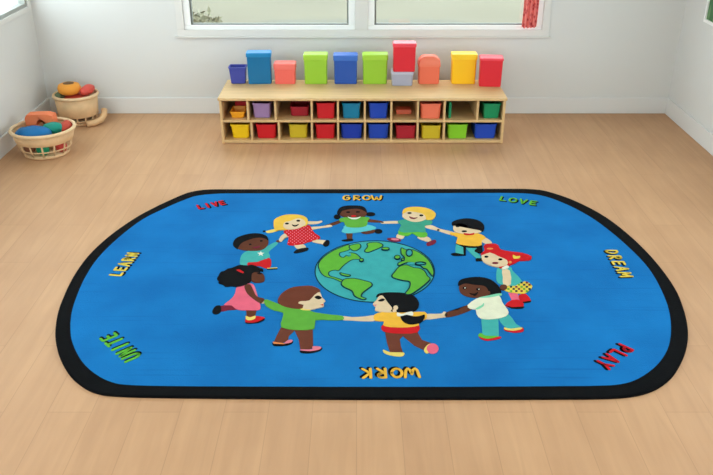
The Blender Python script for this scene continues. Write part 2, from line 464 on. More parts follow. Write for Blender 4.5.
def inside(p, poly):
    r = False; n = len(poly)
    for i in range(n):
        (x1, y1), (x2, y2) = poly[i], poly[i - 1]
        if (y1 > p[1]) != (y2 > p[1]) and p[0] < (x2 - x1) * (p[1] - y1) / (y2 - y1) + x1: r = not r
    return r

# --- globe
g = Motif(310, 235, 6.333)
g.ell('ink', 410, 230, 382, 197, 72); g.ell('sea', 410, 230, 374, 191, 72)
lands = [
 [(52,190),(75,150),(130,108),(190,80),(245,62),(264,78),(245,95),(215,105),(190,112),(188,130),(210,142),(235,125),(252,112),(290,118),(315,138),(318,152),(270,156),(240,172),(205,200),(182,225),(160,222),(130,228),(118,240),(125,258),(165,270),(212,288),(205,300),(150,277),(100,264),(68,238)],
 [(255,66),(310,55),(322,75),(302,95),(275,100),(250,82)],
 [(362,55),(400,47),(440,50),(462,70),(410,95),(370,110),(345,102),(365,75)],
 [(190,240),(220,247),(256,255),(240,263),(200,254)],
 [(215,283),(260,276),(300,280),(340,290),(385,303),(392,323),(362,345),(332,370),(325,392),(355,404),(340,410),(310,402),(280,385),(265,355),(217,332),(198,310)],
 [(578,84),(608,95),(648,95),(698,117),(742,152),(770,192),(784,236),(776,262),(758,242),(738,217),(718,212),(693,192),(648,178),(608,178),(563,195),(558,180),(588,165),(598,145),(578,120)],
 [(563,205),(608,193),(658,210),(698,215),(728,235),(743,262),(760,284),(710,330),(680,352),(638,378),(603,374),(628,340),(633,300),(588,290),(538,277),(518,262),(538,235)]]
for L in lands:
    q = cr(L, 3); g.poly('land', q, 1)
    g.stroke('ink', q, .007, True)
g.ell('sea', 628, 118, 20, 22, 12); g.ell('sea', 700, 186, 34, 9, 12, .3); g.ell('sea', 640, 184, 26, 7, 12); g.ell('land', 553, 145, 18, 12, 10); g.ell('land', 588, 160, 10, 7, 10)
g.ell('land', 326, 163, 13, 9, 10); g.ell('land', 478, 92, 24, 8, 12); g.ell('sea', 245, 128, 14, 8, 10)
for e in ((553,145,18,12),(588,160,10,7),(326,163,13,9),(478,92,24,8),(628,118,20,22),(700,186,34,9)):
    g.stroke('ink', [(e[0] + e[2] * math.cos(k * PI / 7), e[1] + e[3] * math.sin(k * PI / 7)) for k in range(14)], .005, True)
g.done('globe_motif', 'round turquoise globe with green continents')

# --- girl in red dress
g = Motif(262, 205, 9.5)
g.poly('lemon', [(130,225),(60,240),(35,250),(60,265),(130,250)]); g.ell('black', 20, 248, 14, 9)
g.poly('cream', [(430,155),(520,155),(565,148),(570,160),(520,178),(435,180)])
g.poly('cream', [(455,210),(560,202),(650,190),(660,205),(560,218),(460,235)])
g.poly('cream', [(240,262),(185,290),(160,335),(185,348),(215,312),(248,300)])
g.poly('cream', [(310,375),(330,412),(400,422),(418,398),(380,370)]); g.poly('black', [(300,450),(340,420),(430,405),(440,425),(400,442),(330,457)])
g.poly('cream', [(480,350),(560,368),(600,374),(612,340),(550,333),(500,328)]); g.poly('black', [(588,388),(580,370),(612,335),(640,343),(638,375),(612,394)])
dr = [(240,235),(330,215),(370,195),(450,195),(470,225),(500,270),(548,300),(540,325),(430,355),(380,375),(290,384),(240,372),(255,320),(235,285),(205,255)]
g.poly('red', dr, 2)
for i in range(-14, 30):
    for j in range(-14, 30):
        p = (380 + (i - j) * 18 , 290 + (i + j) * 14)
        if inside(p, dr) and all(inside((p[0] + a, p[1] + b), dr) for a, b in ((8, 0), (-8, 0), (0, 7), (0, -7))):
            g.k = 12; g.ell('rose', p[0], p[1], 5.5, 5, 6)
g.poly('gold', [(110,180),(120,140),(190,105),(270,93),(370,100),(425,128),(436,165),(425,195),(400,205),(330,225),(240,238),(160,240),(135,250),(115,215)])
g.poly('cream', [(205,215),(205,185),(218,168),(270,156),(345,130),(400,150),(415,185),(390,206),(330,230),(250,237)])
g.ell('black', 237, 182, 19, 9); g.ell('black', 345, 155, 19, 9); g.poly('black', [(283,190),(315,198),(352,186),(330,207),(300,209)])
g.done('child_motif', 'woven girl with yellow braids in a red spotted dress')

# --- boy with teal shirt
g = Motif(225, 225, 9.5)
g.poly('teal', [(145,372),(145,320),(160,280),(200,250),(260,238),(330,238),(400,200),(470,163),(502,166),(490,190),(440,230),(415,260),(430,300),(400,328),(310,352),(222,358),(215,378)])
g.ell('brown', 512, 152, 28, 12)
g.poly('red', [(218,355),(310,350),(420,310),(440,360),(430,398),(395,414),(340,392),(290,388),(220,388)], 2)
g.poly('lemon', [(400,408),(495,402),(498,411),(402,418)], 1); g.poly('black', [(400,416),(500,409),(500,418),(402,424)], 1)
g.poly('white', [(340 + (34 if k % 2 == 0 else 14) * math.sin(k * PI / 5) , 272 - (24 if k % 2 == 0 else 10) * math.cos(k * PI / 5)) for k in range(10)], 1)
g.poly('brown', [(85,190),(110,220),(180,240),(280,245),(350,235),(400,200),(412,150),(380,110),(250,100),(130,130)])
g.poly('black', [(75,180),(100,130),(170,98),(260,80),(340,84),(398,108),(412,150),(385,132),(340,122),(280,127),(210,148),(160,172),(135,200),(122,228),(90,208)])
g.ell('black', 240, 185, 14, 7); g.ell('black', 345, 153, 14, 7); g.poly('maroon', [(260,212),(300,208),(330,198),(325,216),(285,224)])
g.done('child_motif', 'woven boy in a turquoise shirt with a white star')

# --- girl in pink dress
g = Motif(205, 260, 9.5)
g.poly('maroon', [(145,435),(260,432),(300,455),(300,470),(220,477),(150,487)]); g.poly('black', [(70,480),(95,440),(130,428),(152,440),(150,492),(110,516),(75,507)])
g.poly('brown', [(390,472),(490,472),(475,540),(395,540)], 1)
g.poly('red', [(383,562),(400,545),(480,532),(560,543),(560,560),(490,588),(420,599),(385,594)]); g.poly('lemon', [(388,530),(430,545),(478,528),(472,560),(420,573),(390,562)])
g.poly('black', [(382,592),(440,597),(500,588),(563,556),(555,575),(500,597),(410,604)])
g.poly('pink', [(300,262),(350,245),(400,225),(460,235),(490,310),(510,380),(527,450),(495,477),(340,475),(290,462),(250,432),(180,428),(250,370),(285,320)])
g.poly('rose', [(455,240),(475,270),(495,330),(480,320),(462,280)])
g.poly('brown', [(375,265),(385,238),(430,235),(460,290),(490,345),(562,370),(552,395),(525,412),(470,380),(405,325)])
g.poly('black', [(113,180),(128,150),(150,115),(185,105),(215,85),(260,75),(300,58),(340,48),(400,55),(440,47),(490,62),(530,85),(525,110),(495,130),(455,140),(448,180),(425,215),(375,243),(310,258),(255,250),(200,255),(170,235),(130,222),(128,200)])
g.poly('red', [(298,97),(330,93),(368,118),(358,128),(315,110)])
g.poly('brown', [(450,130),(500,120),(545,130),(567,168),(557,205),(500,217),(450,205),(442,180)])
g.poly('black', [(490,128),(520,122),(545,135),(520,140)]); g.poly('black', [(490,80),(545,85),(552,110),(520,100)])
g.done('child_motif', 'woven girl with big black hair in a pink dress')

# --- boy in green sweater
g = Motif(255, 280, 7.911)
g.ell('cream', 62, 170, 16, 15)
for P_ in ([(205,135),(320,150),(300,175),(268,205),(262,240),(200,268),(145,262),(170,205)], [(305,145),(457,155),(460,300),(410,315),(360,315),(345,230)]): g.poly('pants', P_, 1, 237)
g.poly('black', [(135,256),(145,266),(240,268),(297,246),(292,265),(240,282),(150,283)], 3, 237); g.poly('rose', [(232,266),(258,240),(295,238),(285,257)], 3, 237)
g.poly('orange', [(140,252),(235,264),(232,271),(148,268)], 1, 237)
g.poly('black', [(358,322),(440,326),(527,298),(515,322),(440,341),(370,339)], 3, 237); g.poly('rose', [(455,290),(520,293),(512,313),(440,327),(368,322),(365,314),(450,312)], 3, 237)
g.poly('green', [(72,172),(90,154),(180,188),(280,225),(380,232),(480,258),(600,275),(692,285),(695,315),(600,318),(478,318),(470,385),(340,397),(208,374),(215,310),(222,258),(150,240),(90,207)], 2)
g.poly('lemon', [(368,218),(440,230),(425,243),(365,238)])
g.poly('hair', [(180,160),(210,110),(280,65),(370,50),(450,50),(512,78),(507,103),(470,130),(440,160),(400,185),(385,210),(365,230),(300,228),(230,212),(190,188)])
g.poly('cream', [(512,98),(530,140),(557,168),(540,180),(545,210),(490,224),(440,236),(378,228),(385,200),(345,190),(350,175),(375,170),(430,165),(470,122)], 2)
g.poly('black', [(470,140),(500,126),(530,145),(500,157)]); g.poly('red', [(515,200),(542,195),(538,206)], 1)
g.done('child_motif', 'woven boy with brown hair in a green sweater')

# --- girl with ponytail
g = Motif(365, 285, 7.911)
g.poly('cream', [(-182,245),(-100,252),(0,247),(80,238),(82,280),(0,285),(-100,280),(-182,274)]); g.poly('cream', [(475,230),(600,226),(620,210),(645,215),(642,245),(600,258),(480,270)])
g.poly('pants', [(158,172),(410,165),(430,200),(450,235),(522,260),(490,300),(465,315),(390,280),(300,205),(275,230),(285,290),(305,347),(200,337),(175,260)], 1, 198)
g.poly('lemon', [(145,313),(200,333),(300,335),(310,352),(280,367),(200,357),(150,337)], 3, 198)
g.poly('lemon', [(500,272),(528,268),(540,300),(500,340),(475,335),(468,308)], 3, 198); g.ell('pink', 535, 503, 47, 40, 18)
g.poly('red', [(140,316),(200,328),(340,335),(428,318),(415,375),(300,385),(180,377),(130,350)], 2)
g.poly('yellow', [(73,237),(140,215),(240,213),(370,215),(470,213),(490,240),(480,270),(422,298),(428,320),(340,337),(200,335),(143,318),(150,288),(80,282)], 2)
g.poly('cream', [(110,92),(140,82),(180,140),(220,185),(230,215),(160,218),(80,203),(85,178),(62,152),(90,122)], 2)
g.poly('black', [(88,98),(108,70),(200,60),(320,66),(390,90),(427,140),(417,185),(380,210),(300,220),(245,217),(205,210),(215,185),(180,140),(142,88),(115,88)])
g.ell('cream', 243, 182, 19, 18); g.poly('cream', [(218,198),(245,192),(250,215),(220,218)], 1)
g.poly('black', [(103,128),(135,110),(157,118),(135,132)]); g.poly('rose', [(66,160),(92,158),(84,170)], 1)
g.poly('black', [(285,245),(330,240),(380,252),(430,250),(472,238),(465,275),(425,305),(360,315),(310,298),(285,268)])
g.poly('white', [(255,222),(290,235),(330,222),(375,215),(378,245),(330,240),(290,250),(255,248)])
g.done('child_motif', 'woven girl with a black ponytail in a yellow top')

# --- girl in green dress
g = Motif(320, 200, 9.5)
g.poly('brown', [(205,182),(130,213),(50,238),(45,255),(140,236),(208,206)]); g.poly('brown', [(450,180),(560,193),(602,205),(600,216),(560,213),(455,207)])
g.poly('cream', [(60,240),(100,235),(105,245),(65,258)])
g.poly('brown', [(247,310),(310,310),(305,378),(258,378)], 1); g.poly('black', [(205,380),(300,368),(312,384),(240,393)])
g.poly('brown', [(390,308),(480,288),(525,283),(525,305),(440,322)]); g.ell('black', 555, 297, 37, 21)
g.poly('aqua', [(245,240),(445,235),(520,255),(532,270),(480,290),(400,303),(300,316),(240,314),(205,298),(225,270)], 2)
g.poly('green', [(185,180),(260,163),(420,163),(472,170),(452,200),(440,250),(340,265),(250,255),(228,210),(195,208)], 2)
g.ell('black', 163, 160, 32, 21); g.ell('black', 480, 135, 45, 17)
g.poly('brown', [(192,115),(300,88),(420,92),(442,130),(420,158),(340,168),(250,167),(198,148)])
g.poly('black', [(165,112),(190,75),(260,56),(380,58),(430,80),(447,122),(425,112),(390,94),(330,86),(260,92),(212,107),(190,137),(165,130)])
g.poly('white', [(262,163),(300,172),(350,172),(388,162),(350,184),(300,184)])
g.ell('red', 320, 157, 24, 9); g.ell('black', 268, 120, 20, 7); g.ell('black', 360, 118, 20, 7)
g.done('child_motif', 'woven girl with black pigtails in a green dress')

# --- blond boy
g = Motif(375, 200, 9.5)
g.poly('cream', [(232,198),(110,200),(58,205),(65,222),(150,222),(232,219)]); g.poly('cream', [(480,240),(540,238),(620,273),(735,300),(735,330),(600,292),(485,264)])
g.ell('black', 602, 284, 12, 9)
g.poly('cream', [(215,322),(278,332),(262,368),(205,358)]); g.poly('cream', [(405,350),(495,348),(535,380),(505,395),(430,374)])
g.poly('maroon', [(112,368),(180,358),(240,373),(238,393),(160,392)]); g.poly('maroon', [(492,408),(560,378),(582,395),(552,422),(500,434)])
g.poly('rose', [(150,370),(200,366),(230,380),(180,384)])
g.poly('lgreen', [(240,275),(340,305),(475,300),(497,345),(430,357),(370,325),(345,320),(310,342),(222,328)], 2)
g.poly('tgreen', [(222,200),(300,183),(400,205),(500,188),(547,207),(520,237),(472,245),(482,308),(400,305),(280,312),(225,290),(250,240),(222,218)], 2)
g.poly('cream', [(262,140),(300,100),(380,105),(470,130),(490,180),(410,211),(330,203),(268,168)])
g.poly('gold', [(260,130),(272,92),(330,70),(440,70),(530,93),(577,135),(552,182),(490,192),(480,160),(450,132),(370,116),(312,110),(280,128)])
g.ell('black', 328, 127, 20, 8); g.ell('black', 440, 150, 19, 9); g.poly('maroon', [(325,160),(365,172),(405,170),(375,184),(340,180)])
g.done('child_motif', 'woven blond boy in a teal shirt and green shorts')

# --- boy in yellow shirt
g = Motif(435, 212, 9.5)
g.poly('cream', [(202,195),(80,172),(20,155),(10,168),(80,195),(195,226)]); g.poly('cream', [(430,230),(480,240),(542,288),(510,310),(460,290),(435,272)])
g.poly('teal', [(200,303),(285,322),(287,402),(198,402),(193,350)], 1); g.poly('teal', [(295,328),(402,332),(392,378),(445,430),(400,442),(350,402),(310,360)], 2)
g.poly('black', [(268,330),(296,332),(292,412),(272,412)], 1); g.poly('black', [(150,400),(190,388),(270,403),(288,412),(190,417)])
g.poly('black', [(385,445),(400,438),(442,440),(450,466),(390,467)], 1); g.poly('black', [(375,372),(400,345),(440,325),(452,385),(412,390)])
g.poly('black', [(198,298),(270,318),(380,328),(447,316),(440,337),(380,343),(270,333)], 2)
g.poly('yellow', [(150,195),(240,205),(330,215),(400,205),(450,220),(482,247),(442,272),(445,315),(380,327),(270,317),(200,298),(215,240),(150,215)], 2)
g.poly('cream', [(173,150),(200,105),(330,110),(435,155),(437,190),(330,217),(250,207),(188,187)])
g.poly('dbrown', [(178,132),(215,108),(330,120),(400,150),(440,180),(452,160),(430,110),(300,95),(200,95)])
g.poly('black', [(158,105),(200,80),(300,63),(400,78),(457,115),(468,160),(445,187),(400,163),(355,155),(300,128),(240,112),(190,124),(172,132)])
g.poly('red', [(272,205),(330,210),(372,203),(362,220),(290,223)]); g.ell('black', 278, 187, 26, 8); g.ell('black', 215, 140, 18, 8); g.ell('black', 325, 150, 18, 8)
g.done('child_motif', 'woven boy with dark hair in a yellow shirt')

# --- red haired girl
g = Motif(470, 235, 9.5)
g.poly('pink', [(365,265),(450,262),(470,325),(400,338)], 1, 285)
g.poly('red', [(395,332),(490,335),(508,400),(400,407),(332,382)], 2, 285); g.poly('red', [(465,285),(530,272),(582,343),(510,354),(470,325)], 2, 285)
g.poly('black', [(330,377),(400,400),(510,393),(500,412),(400,413)], 2, 285); g.poly('black', [(500,350),(582,338),(577,352),(510,361)], 1, 285)
g.poly('teal', [(252,345),(270,312),(350,298),(392,310),(405,340),(460,395),(505,455),(500,478),(380,482),(290,468),(252,432)])
g.poly('cream', [(305,328),(378,338),(388,470),(318,478),(312,400)], 2)
sk = [(320,198),(430,200),(520,155),(592,200),(562,240),(510,272),(400,262),(330,242)]
g.poly('lyellow', sk, 2, 285)
for i in range(16):
    for j in range(12):
        if (i + j) % 2: continue
        p = (315 + i * 25, 150 + j * 20)
        if inside(p, sk):
            g.k = 10; g.poly(('ink', 'maroon', 'green')[(i * 2 + j) % 3], [(p[0] - 11, p[1] - 8), (p[0] + 11, p[1] - 8), (p[0] + 11, p[1] + 8), (p[0] - 11, p[1] + 8)], 1, 285)
g.k = 13
g.ell('brown', 318, 500, 36, 26)
g.poly('cream', [(108,205),(135,170),(200,172),(280,200),(355,240),(360,282),(290,308),(200,293),(128,257)])
g.poly('red', [(130,110),(160,88),(240,88),(272,108),(292,143),(400,163),(500,175),(585,208),(562,242),(470,247),(430,268),(362,297),(300,322),(275,308),(330,300),(356,282),(350,243),(270,207),(190,172),(120,195),(103,182),(140,150)], 2)
g.poly('lyellow', [(408,195),(440,207),(475,205),(470,225),(445,230),(412,228)]); g.ell('orange', 380, 265, 16, 12); g.ell('orange', 190, 136, 30, 8)
g.ell('black', 155, 213, 20, 9); g.ell('black', 288, 238, 20, 9); g.ell('maroon', 240, 273, 30, 9)
g.poly('white', [(300,322),(350,298),(368,312),(330,332)])
g.done('child_motif', 'woven girl with red hair in a plaid skirt')

# --- boy in white shirt
g = Motif(445, 272, 7.911)
g.ell('cream', 0, 340, 20, 18)
g.poly('brown', [(190,255),(100,297),(10,318),(8,356),(100,341),(218,292)])
g.poly('teal', [(285,360),(422,360),(427,512),(298,507)], 1); g.poly('teal', [(425,365),(500,330),(560,408),(612,445),(520,457),(470,430)], 2)
g.poly('lred', [(270,505),(340,530),(430,510),(437,525),(340,543),(285,528)]); g.poly('lgreen', [(262,500),(285,482),(320,503),(425,508),(340,528),(285,518)])
g.poly('lred', [(470,452),(540,465),(612,440),(617,470),(545,479),(480,464)]); g.poly('lemon', [(468,440),(520,450),(605,440),(600,455),(540,466),(480,458)])
g.poly('brown', [(113,110),(160,80),(300,90),(350,140),(345,190),(245,203),(170,192),(122,162)])
g.poly('black', [(102,98),(128,60),(240,40),(340,53),(402,90),(442,140),(437,177),(380,187),(345,182),(338,140),(308,112),(240,105),(160,93),(120,108)])
g.ell('brown', 345, 168, 14, 14)
g.poly('offwhite', [(178,265),(250,213),(340,193),(425,186),(452,240),(480,280),(503,320),(480,352),(400,372),(290,372),(250,332),(243,297),(200,292)], 2)
g.poly('mint', [(265,207),(330,192),(430,172),(445,185),(350,205)]); g.poly('mint', [(243,292),(290,265),(308,248),(303,275),(260,300)])
g.ell('black', 155, 130, 16, 9); g.ell('white', 158, 131, 5, 4, 8); g.ell('black', 262, 140, 16, 9); g.ell('white', 268, 142, 5, 4, 8)
g.poly('black', [(193,173),(230,178),(262,163),(240,190)])
g.done('child_motif', 'woven boy in a white shirt and turquoise trousers')

# --- words
def arc(cx, cy, rx, ry, a0, a1, n=10):
    return [(cx + rx * math.cos(math.radians(a0 + (a1 - a0) * k / n)), cy + ry * math.sin(math.radians(a0 + (a1 - a0) * k / n))) for k in range(n + 1)]
LET = {
 'L': [[(-.22,.5),(-.25,-.45),(.28,-.45)]], 'I': [[(0,.5),(0,-.5)]], 'V': [[(-.32,.5),(0,-.5),(.32,.5)]],
 'E': [[(.28,.46),(-.24,.46),(-.24,-.46),(.28,-.46)], [(-.24,.02),(.2,.02)]],
 'G': [arc(0,0,.33,.5,50,330,12) + [(.3,0),(.05,0)]], 'R': [[(-.25,-.5),(-.25,.48)] + arc(-.02,.25,.28,.24,90,-90,8) + [(-.2,0),(.3,-.5)]],
 'O': [arc(0,0,.36,.48,0,360,16)], 'W': [[(-.5,.5),(-.4,-.25),(-.26,-.48),(-.1,-.3),(0,.15),(.1,-.3),(.26,-.48),(.4,-.25),(.5,.5)]],
 'D': [[(-.26,-.46),(-.26,.46)] + arc(-.1,0,.4,.46,90,-90,10) + [(-.26,-.46)]], 'A': [[(-.32,-.5),(0,.5),(.32,-.5)], [(-.2,-.12),(.2,-.12)]],
 'M': [[(-.36,-.5),(-.3,.48),(0,-.2),(.3,.48),(.36,-.5)]], 'U': [[(-.3,.5)] + arc(0,-.12,.3,.36,180,360,8) + [(.3,.5)]],
 'N': [[(-.28,-.5),(-.28,.48),(.28,-.48),(.28,.5)]], 'T': [[(-.34,.46),(.34,.46)], [(0,.46),(0,-.5)]],
 'P': [[(-.24,-.5),(-.24,.48)] + arc(0,.22,.28,.26,90,-90,8) + [(-.24,-.04)]], 'Y': [[(-.32,.5),(0,.02),(.32,.5)], [(0,.02),(0,-.5)]],
 'K': [[(-.25,.5),(-.25,-.5)], [(.28,.5),(-.22,-.02),(.3,-.5)]]}
def word(txt, a, b, hgt, col, label, sw=.0135, shadow=(.008, -.009), wf=.62):
    A, B = Vector(fl(*a, ZR)), Vector(fl(*b, ZR)); r = (B - A).normalized(); u = Vector((-r.y, r.x)); n = len(txt)
    step = (B - A).length / (n - 1)
    for layer in (0, 1):
        pass
    g = Motif(0, 0, 1)
    W = min(step * .95, hgt * 1.05)
    for layer in (0, 1):
        for i, ch in enumerate(txt):
            c = A + (B - A) * i / (n - 1)
            if layer == 0: c = c + r * shadow[0] + u * shadow[1]
            for st in LET[ch]:
                g.k = 1 + layer * 3
                g.stroke('black' if layer == 0 else col, [tuple(c + r * (x * W) + u * (y * hgt)) for x, y in st], sw * (1.35 if layer == 0 else 1), world=True)
    g.done('lettering', label)
word('LIVE', (200, 207.0), (222, 203.0), .068, 'lred', 'red word LIVE')
word('GROW', (346.5, 197.9), (376.5, 197.9), .072, 'lgold', 'yellow word GROW')
word('LOVE', (503, 198.8), (533, 203.0), .070, 'lgreen', 'green word LOVE')
word('LEARN', (116.5, 274.3), (132.2, 254.8), .066, 'lyellow', 'yellow word LEARN')
word('DREAM', (612, 252), (625.5, 274.8), .068, 'lyellow', 'yellow word DREAM')
word('UNITE', (131.5, 357.4), (108.8, 337.4), .080, 'lgreen', 'green word UNITE')
word('PLAY', (624.8, 348.4), (604.6, 364.4), .070, 'lred', 'red word PLAY')
word('WORK', (411.8, 373), (367.0, 373.6), .068, 'lgold', 'yellow word WORK')

# ------------------------------------------------------------------ cubby shelf
SY0, SY1, SZ = 6.07, 6.60, .38
SX0, SX1 = -1.098, 1.193
wood_m = mat('birch_ply', (214, 178, 126), .5, var=.07, vscale=3, stretch=(1, 9, 9))
wood_in_shade = mat('back_board_shaded', (128, 94, 68), .6, var=.06, vscale=3)  # back board darkened to carry the shade inside the cubbyholes
sh = thing('cubby_shelf', 'low light wood shelf with two rows of cubbyholes under the window', 'shelf')
def fx(px, py=120): return wl(px, py, SY0)[0]
def fz(py): return wl(356, py, SY0)[1]
T = .02
bm = bmesh.new(); box(bm, SX0, SX1, SY0 - .012, SY1, SZ - .022, SZ, .004); obj('top_panel', bm, wood_m, sh)
for x in (SX0 + .008, SX1 - .028):
    bm = bmesh.new(); box(bm, x, x + .02, SY0, SY1, 0, SZ - .022, .002); obj('side_panel', bm, wood_m, sh)
X0, X1 = SX0 + .028, SX1 - .028
bm = bmesh.new(); box(bm, X0, X1, SY0, SY1 - .01, .005, .027, .002); obj('bottom_panel', bm, wood_m, sh)
bm = bmesh.new(); box(bm, X0, X1, SY1 - .01, SY1 - .002, .027, SZ - .022); obj('back_panel', bm, wood_in_shade, sh)
ZM0, ZM1 = .178, .196
bm = bmesh.new(); box(bm, X0, X1, SY0, SY1 - .01, ZM0, ZM1, .002); obj('middle_shelf', bm, wood_m, sh)
div_u = [247.6, 275.2, 311.6, 337.9, 364.8, 391.4, 418, 444.7, 477.8]
div_l = [251.6, 279, 311.9, 338.1, 365, 391.2, 417.6, 444]
for L, za, zb, py in ((div_u, ZM1, SZ - .022, 110), (div_l, .027, ZM0, 132)):
    for px in L:
        x = fx(px, py); bm = bmesh.new(); box(bm, x - .008, x + .008, SY0 + .003, SY1 - .01, za, zb); obj('divider', bm, wood_m, sh)

# ------------------------------------------------------------------ bins and boxes
def plastic(name, rgb): return mat('plastic_' + name, rgb, .4, var=.03, vscale=3, spec=.4)
COL = {'yellow': (240, 200, 20), 'red': (205, 24, 36), 'olive': (205, 180, 36), 'blue': (20, 68, 180), 'dblue': (14, 56, 170), 'teal': (8, 122, 160), 'salmon': (240, 120, 90),
       'lime': (132, 200, 40), 'green': (16, 140, 90), 'lilac': (160, 128, 176), 'dred': (170, 26, 44), 'orange': (246, 168, 36), 'gold': (244, 178, 30), 'indigo': (64, 72, 160)}
def rrect(hw, hd, r, n=5):
    q = []
    for (cx, cy, a) in ((hw - r, hd - r, 0), (-hw + r, hd - r, 90), (-hw + r, -hd + r, 180), (hw - r, -hd + r, 270)):
        for k in range(n + 1):
            t = math.radians(a + 90 * k / n); q.append((cx + r * math.cos(t), cy + r * math.sin(t)))
    return q
def loft(bm, secs, capb=True, capt=True):
    R = [[bm.verts.new((x, y, z)) for x, y in pts] for pts, z in secs]
    for A, B in zip(R, R[1:]):
        for k in range(len(A)): bm.faces.new((A[k], A[(k + 1) % len(A)], B[(k + 1) % len(A)], B[k]))
    if capb: bm.faces.new(R[0][::-1])
    if capt: bm.faces.new(R[-1])

def open_bin(label, cat, loc, w, d, h, m, group, taper=.9, rz=0, rimh=.012):
    t = thing('storage_bin', label, cat, loc, rz, group)
    bm = bmesh.new(); r = min(w, d) * .1; hw, hd = w / 2, d / 2; k = .004
    wb, db = hw * taper, hd * taper
    loft(bm, [(rrect(wb - .006, db - .006, r), 0), (rrect(wb, db, r), .006), (rrect(hw, hd, r), h - .001), (rrect(hw - k, hd - k, r), h - .001),
              (rrect(wb - k, db - k, r), .01)], True, True)
    obj('body', bm, m, t)
    bm = bmesh.new(); e = .005
    loft(bm, [(rrect(hw - .001, hd - .001, r), h - rimh), (rrect(hw + e, hd + e, r + e), h - rimh + .002), (rrect(hw + e, hd + e, r + e), h - .001), (rrect(hw + e - .002, hd + e - .002, r + e), h),
              (rrect(hw - k + .001, hd - k + .001, r), h), (rrect(hw - k + .001, hd - k + .001, r), h - rimh)], False, False)
    obj('rim', bm, m, t)
    return t
def lidded(label, cat, loc, w, d, h, m, ml, group, lidh=.045, rz=0, dome=0.0, taper=.97):
    t = thing('storage_box', label, cat, loc, rz, group)
    hw, hd = w / 2, d / 2; r = .014
    bm = bmesh.new()
    loft(bm, [(rrect((hw - .005) * taper - .003, (hd - .005) * taper - .003, r), 0), (rrect((hw - .005) * taper, (hd - .005) * taper, r), .004), (rrect(hw - .005, hd - .005, r), h - lidh * .4)])
    obj('body', bm, m, t)
    bm = bmesh.new()
    if dome:
        secs = [(rrect(hw - .001, hd - .001, r), h - lidh)]
        for k in range(8):
            a = k / 7 * PI / 2 * .92
            secs.append((rrect(hw * (.35 + .65 * math.cos(a)), hd * (.5 + .5 * math.cos(a)), r * .9), h - lidh + .012 + (lidh - .012) * math.sin(a)))
        loft(bm, secs)
    else:
        loft(bm, [(rrect(hw - .001, hd - .001, r), h - lidh), (rrect(hw, hd, r), h - lidh + .002), (rrect(hw, hd, r), h - .008), (rrect(hw - .002, hd - .002, r), h - .003), (rrect(hw - .008, hd - .008, r), h)])
    obj('lid', bm, ml, t)
    return t

def cub(px0, px1, ytop, row, col, label, inset=.03, taper=.9, depth=.26):
    zb = ZM1 if row else .027; Y = SY0 + inset
    py = 112 if row else 132
    a, b = wl(px0, py, Y)[0], wl(px1, py, Y)[0]
    h = max(.04, wl(356, ytop, Y)[1] - zb); h = min(h, (SZ - .022 - ZM1 if row else ZM0 - .027) - .008)
    return open_bin(label, 'bin', ((a + b) / 2, Y + depth / 2, zb + .0006), b - a - .006, depth, h, plastic(col, COL[col]), 'coloured bins in the cubbyholes', taper)
U, Lr = 'in the upper cubby row', 'in the lower cubby row'
cub(229.8, 244.6, 112.0, 1, 'orange', 'low orange-yellow bin ' + U + ', in the leftmost cubbyhole', .04, .86, .16)
cub(252.6, 270.8, 103.4, 1, 'lilac', 'lilac bin ' + U, .05, .94)
cub(290.2, 308.8, 106.8, 1, 'dred', 'dark red bin ' + U + ', right of the lilac bin', .10, .97)
cub(316.3, 335.0, 103.2, 1, 'red', 'bright red bin ' + U + ', beside the teal bin', .03, .95)
cub(342.0, 360.6, 103.4, 1, 'teal', 'teal bin ' + U, .03, .92)
cub(368.5, 388.2, 103.2, 1, 'blue', 'blue bin ' + U, .03, .92)
cub(420.3, 441.2, 103.8, 1, 'salmon', 'salmon orange bin ' + U, .03, .94)
cub(483.0, 500.6, 103.8, 1, 'green', 'emerald green bin ' + U + ' at its right end', .03, .9)
cub(230.6, 250.0, 124.6, 0, 'yellow', 'bright yellow bin ' + Lr + ' at its left end', .03, .86)
cub(255.8, 276.4, 124.6, 0, 'red', 'red bin ' + Lr + ', beside the leftmost yellow bin', .03, .9)
cub(288.8, 307.6, 124.6, 0, 'olive', 'mustard yellow bin ' + Lr + ', between two red bins', .05, .97)
cub(315.4, 335.0, 124.4, 0, 'red', 'red bin ' + Lr + ', beside the blue bin under the teal one', .03, .95)
cub(340.6, 362.6, 124.2, 0, 'dblue', 'dark blue bin ' + Lr + ', below the teal bin', .03, .93)
cub(367.8, 389.0, 124.2, 0, 'blue', 'blue bin ' + Lr + ', below the upper blue bin', .03, .93)
cub(395.6, 416.0, 125.6, 0, 'dred', 'crimson bin ' + Lr + ', below the nearly empty cubbyhole', .03, .96)
cub(421.4, 441.0, 125.6, 0, 'olive', 'mustard yellow bin ' + Lr + ', below the salmon orange bin', .03, .98)
cub(447.6, 467.6, 124.6, 0, 'lime', 'lime green bin ' + Lr, .03, .95)
cub(474.4, 496.6, 124.2, 0, 'blue', 'blue bin ' + Lr + ', the rightmost', .03, .93)
# small things in the nearly empty cubbyholes
bm = bmesh.new(); box(bm, -.05, .05, -.03, .03, 0, .085, .008)
tag(obj('toy_block', bm, plastic('red', COL['red']), loc=(fx(237, 110), SY0 + .26, ZM1 + .0006)), 'red block behind the low orange-yellow bin in the leftmost upper cubbyhole', 'toy block')
bm = bmesh.new(); box(bm, -.062, .062, -.05, .05, 0, .038, .008)
tag(obj('toy_tray', bm, plastic('salmon', COL['salmon']), loc=(fx(405, 115), SY0 + .2, ZM1 + .0006)), 'flat orange tray inside the nearly empty upper cubbyhole', 'tray')
bm = bmesh.new(); box(bm, -.010, .010, -.11, .11, 0, .13, .003)
tag(obj('picture_book', bm, plastic('green', COL['green']), loc=(wl(449.5, 112, SY0 + .05)[0] + .004, SY0 + .16, ZM1 + .0006)), 'thin green book standing upright in the wide upper cubbyhole', 'book')

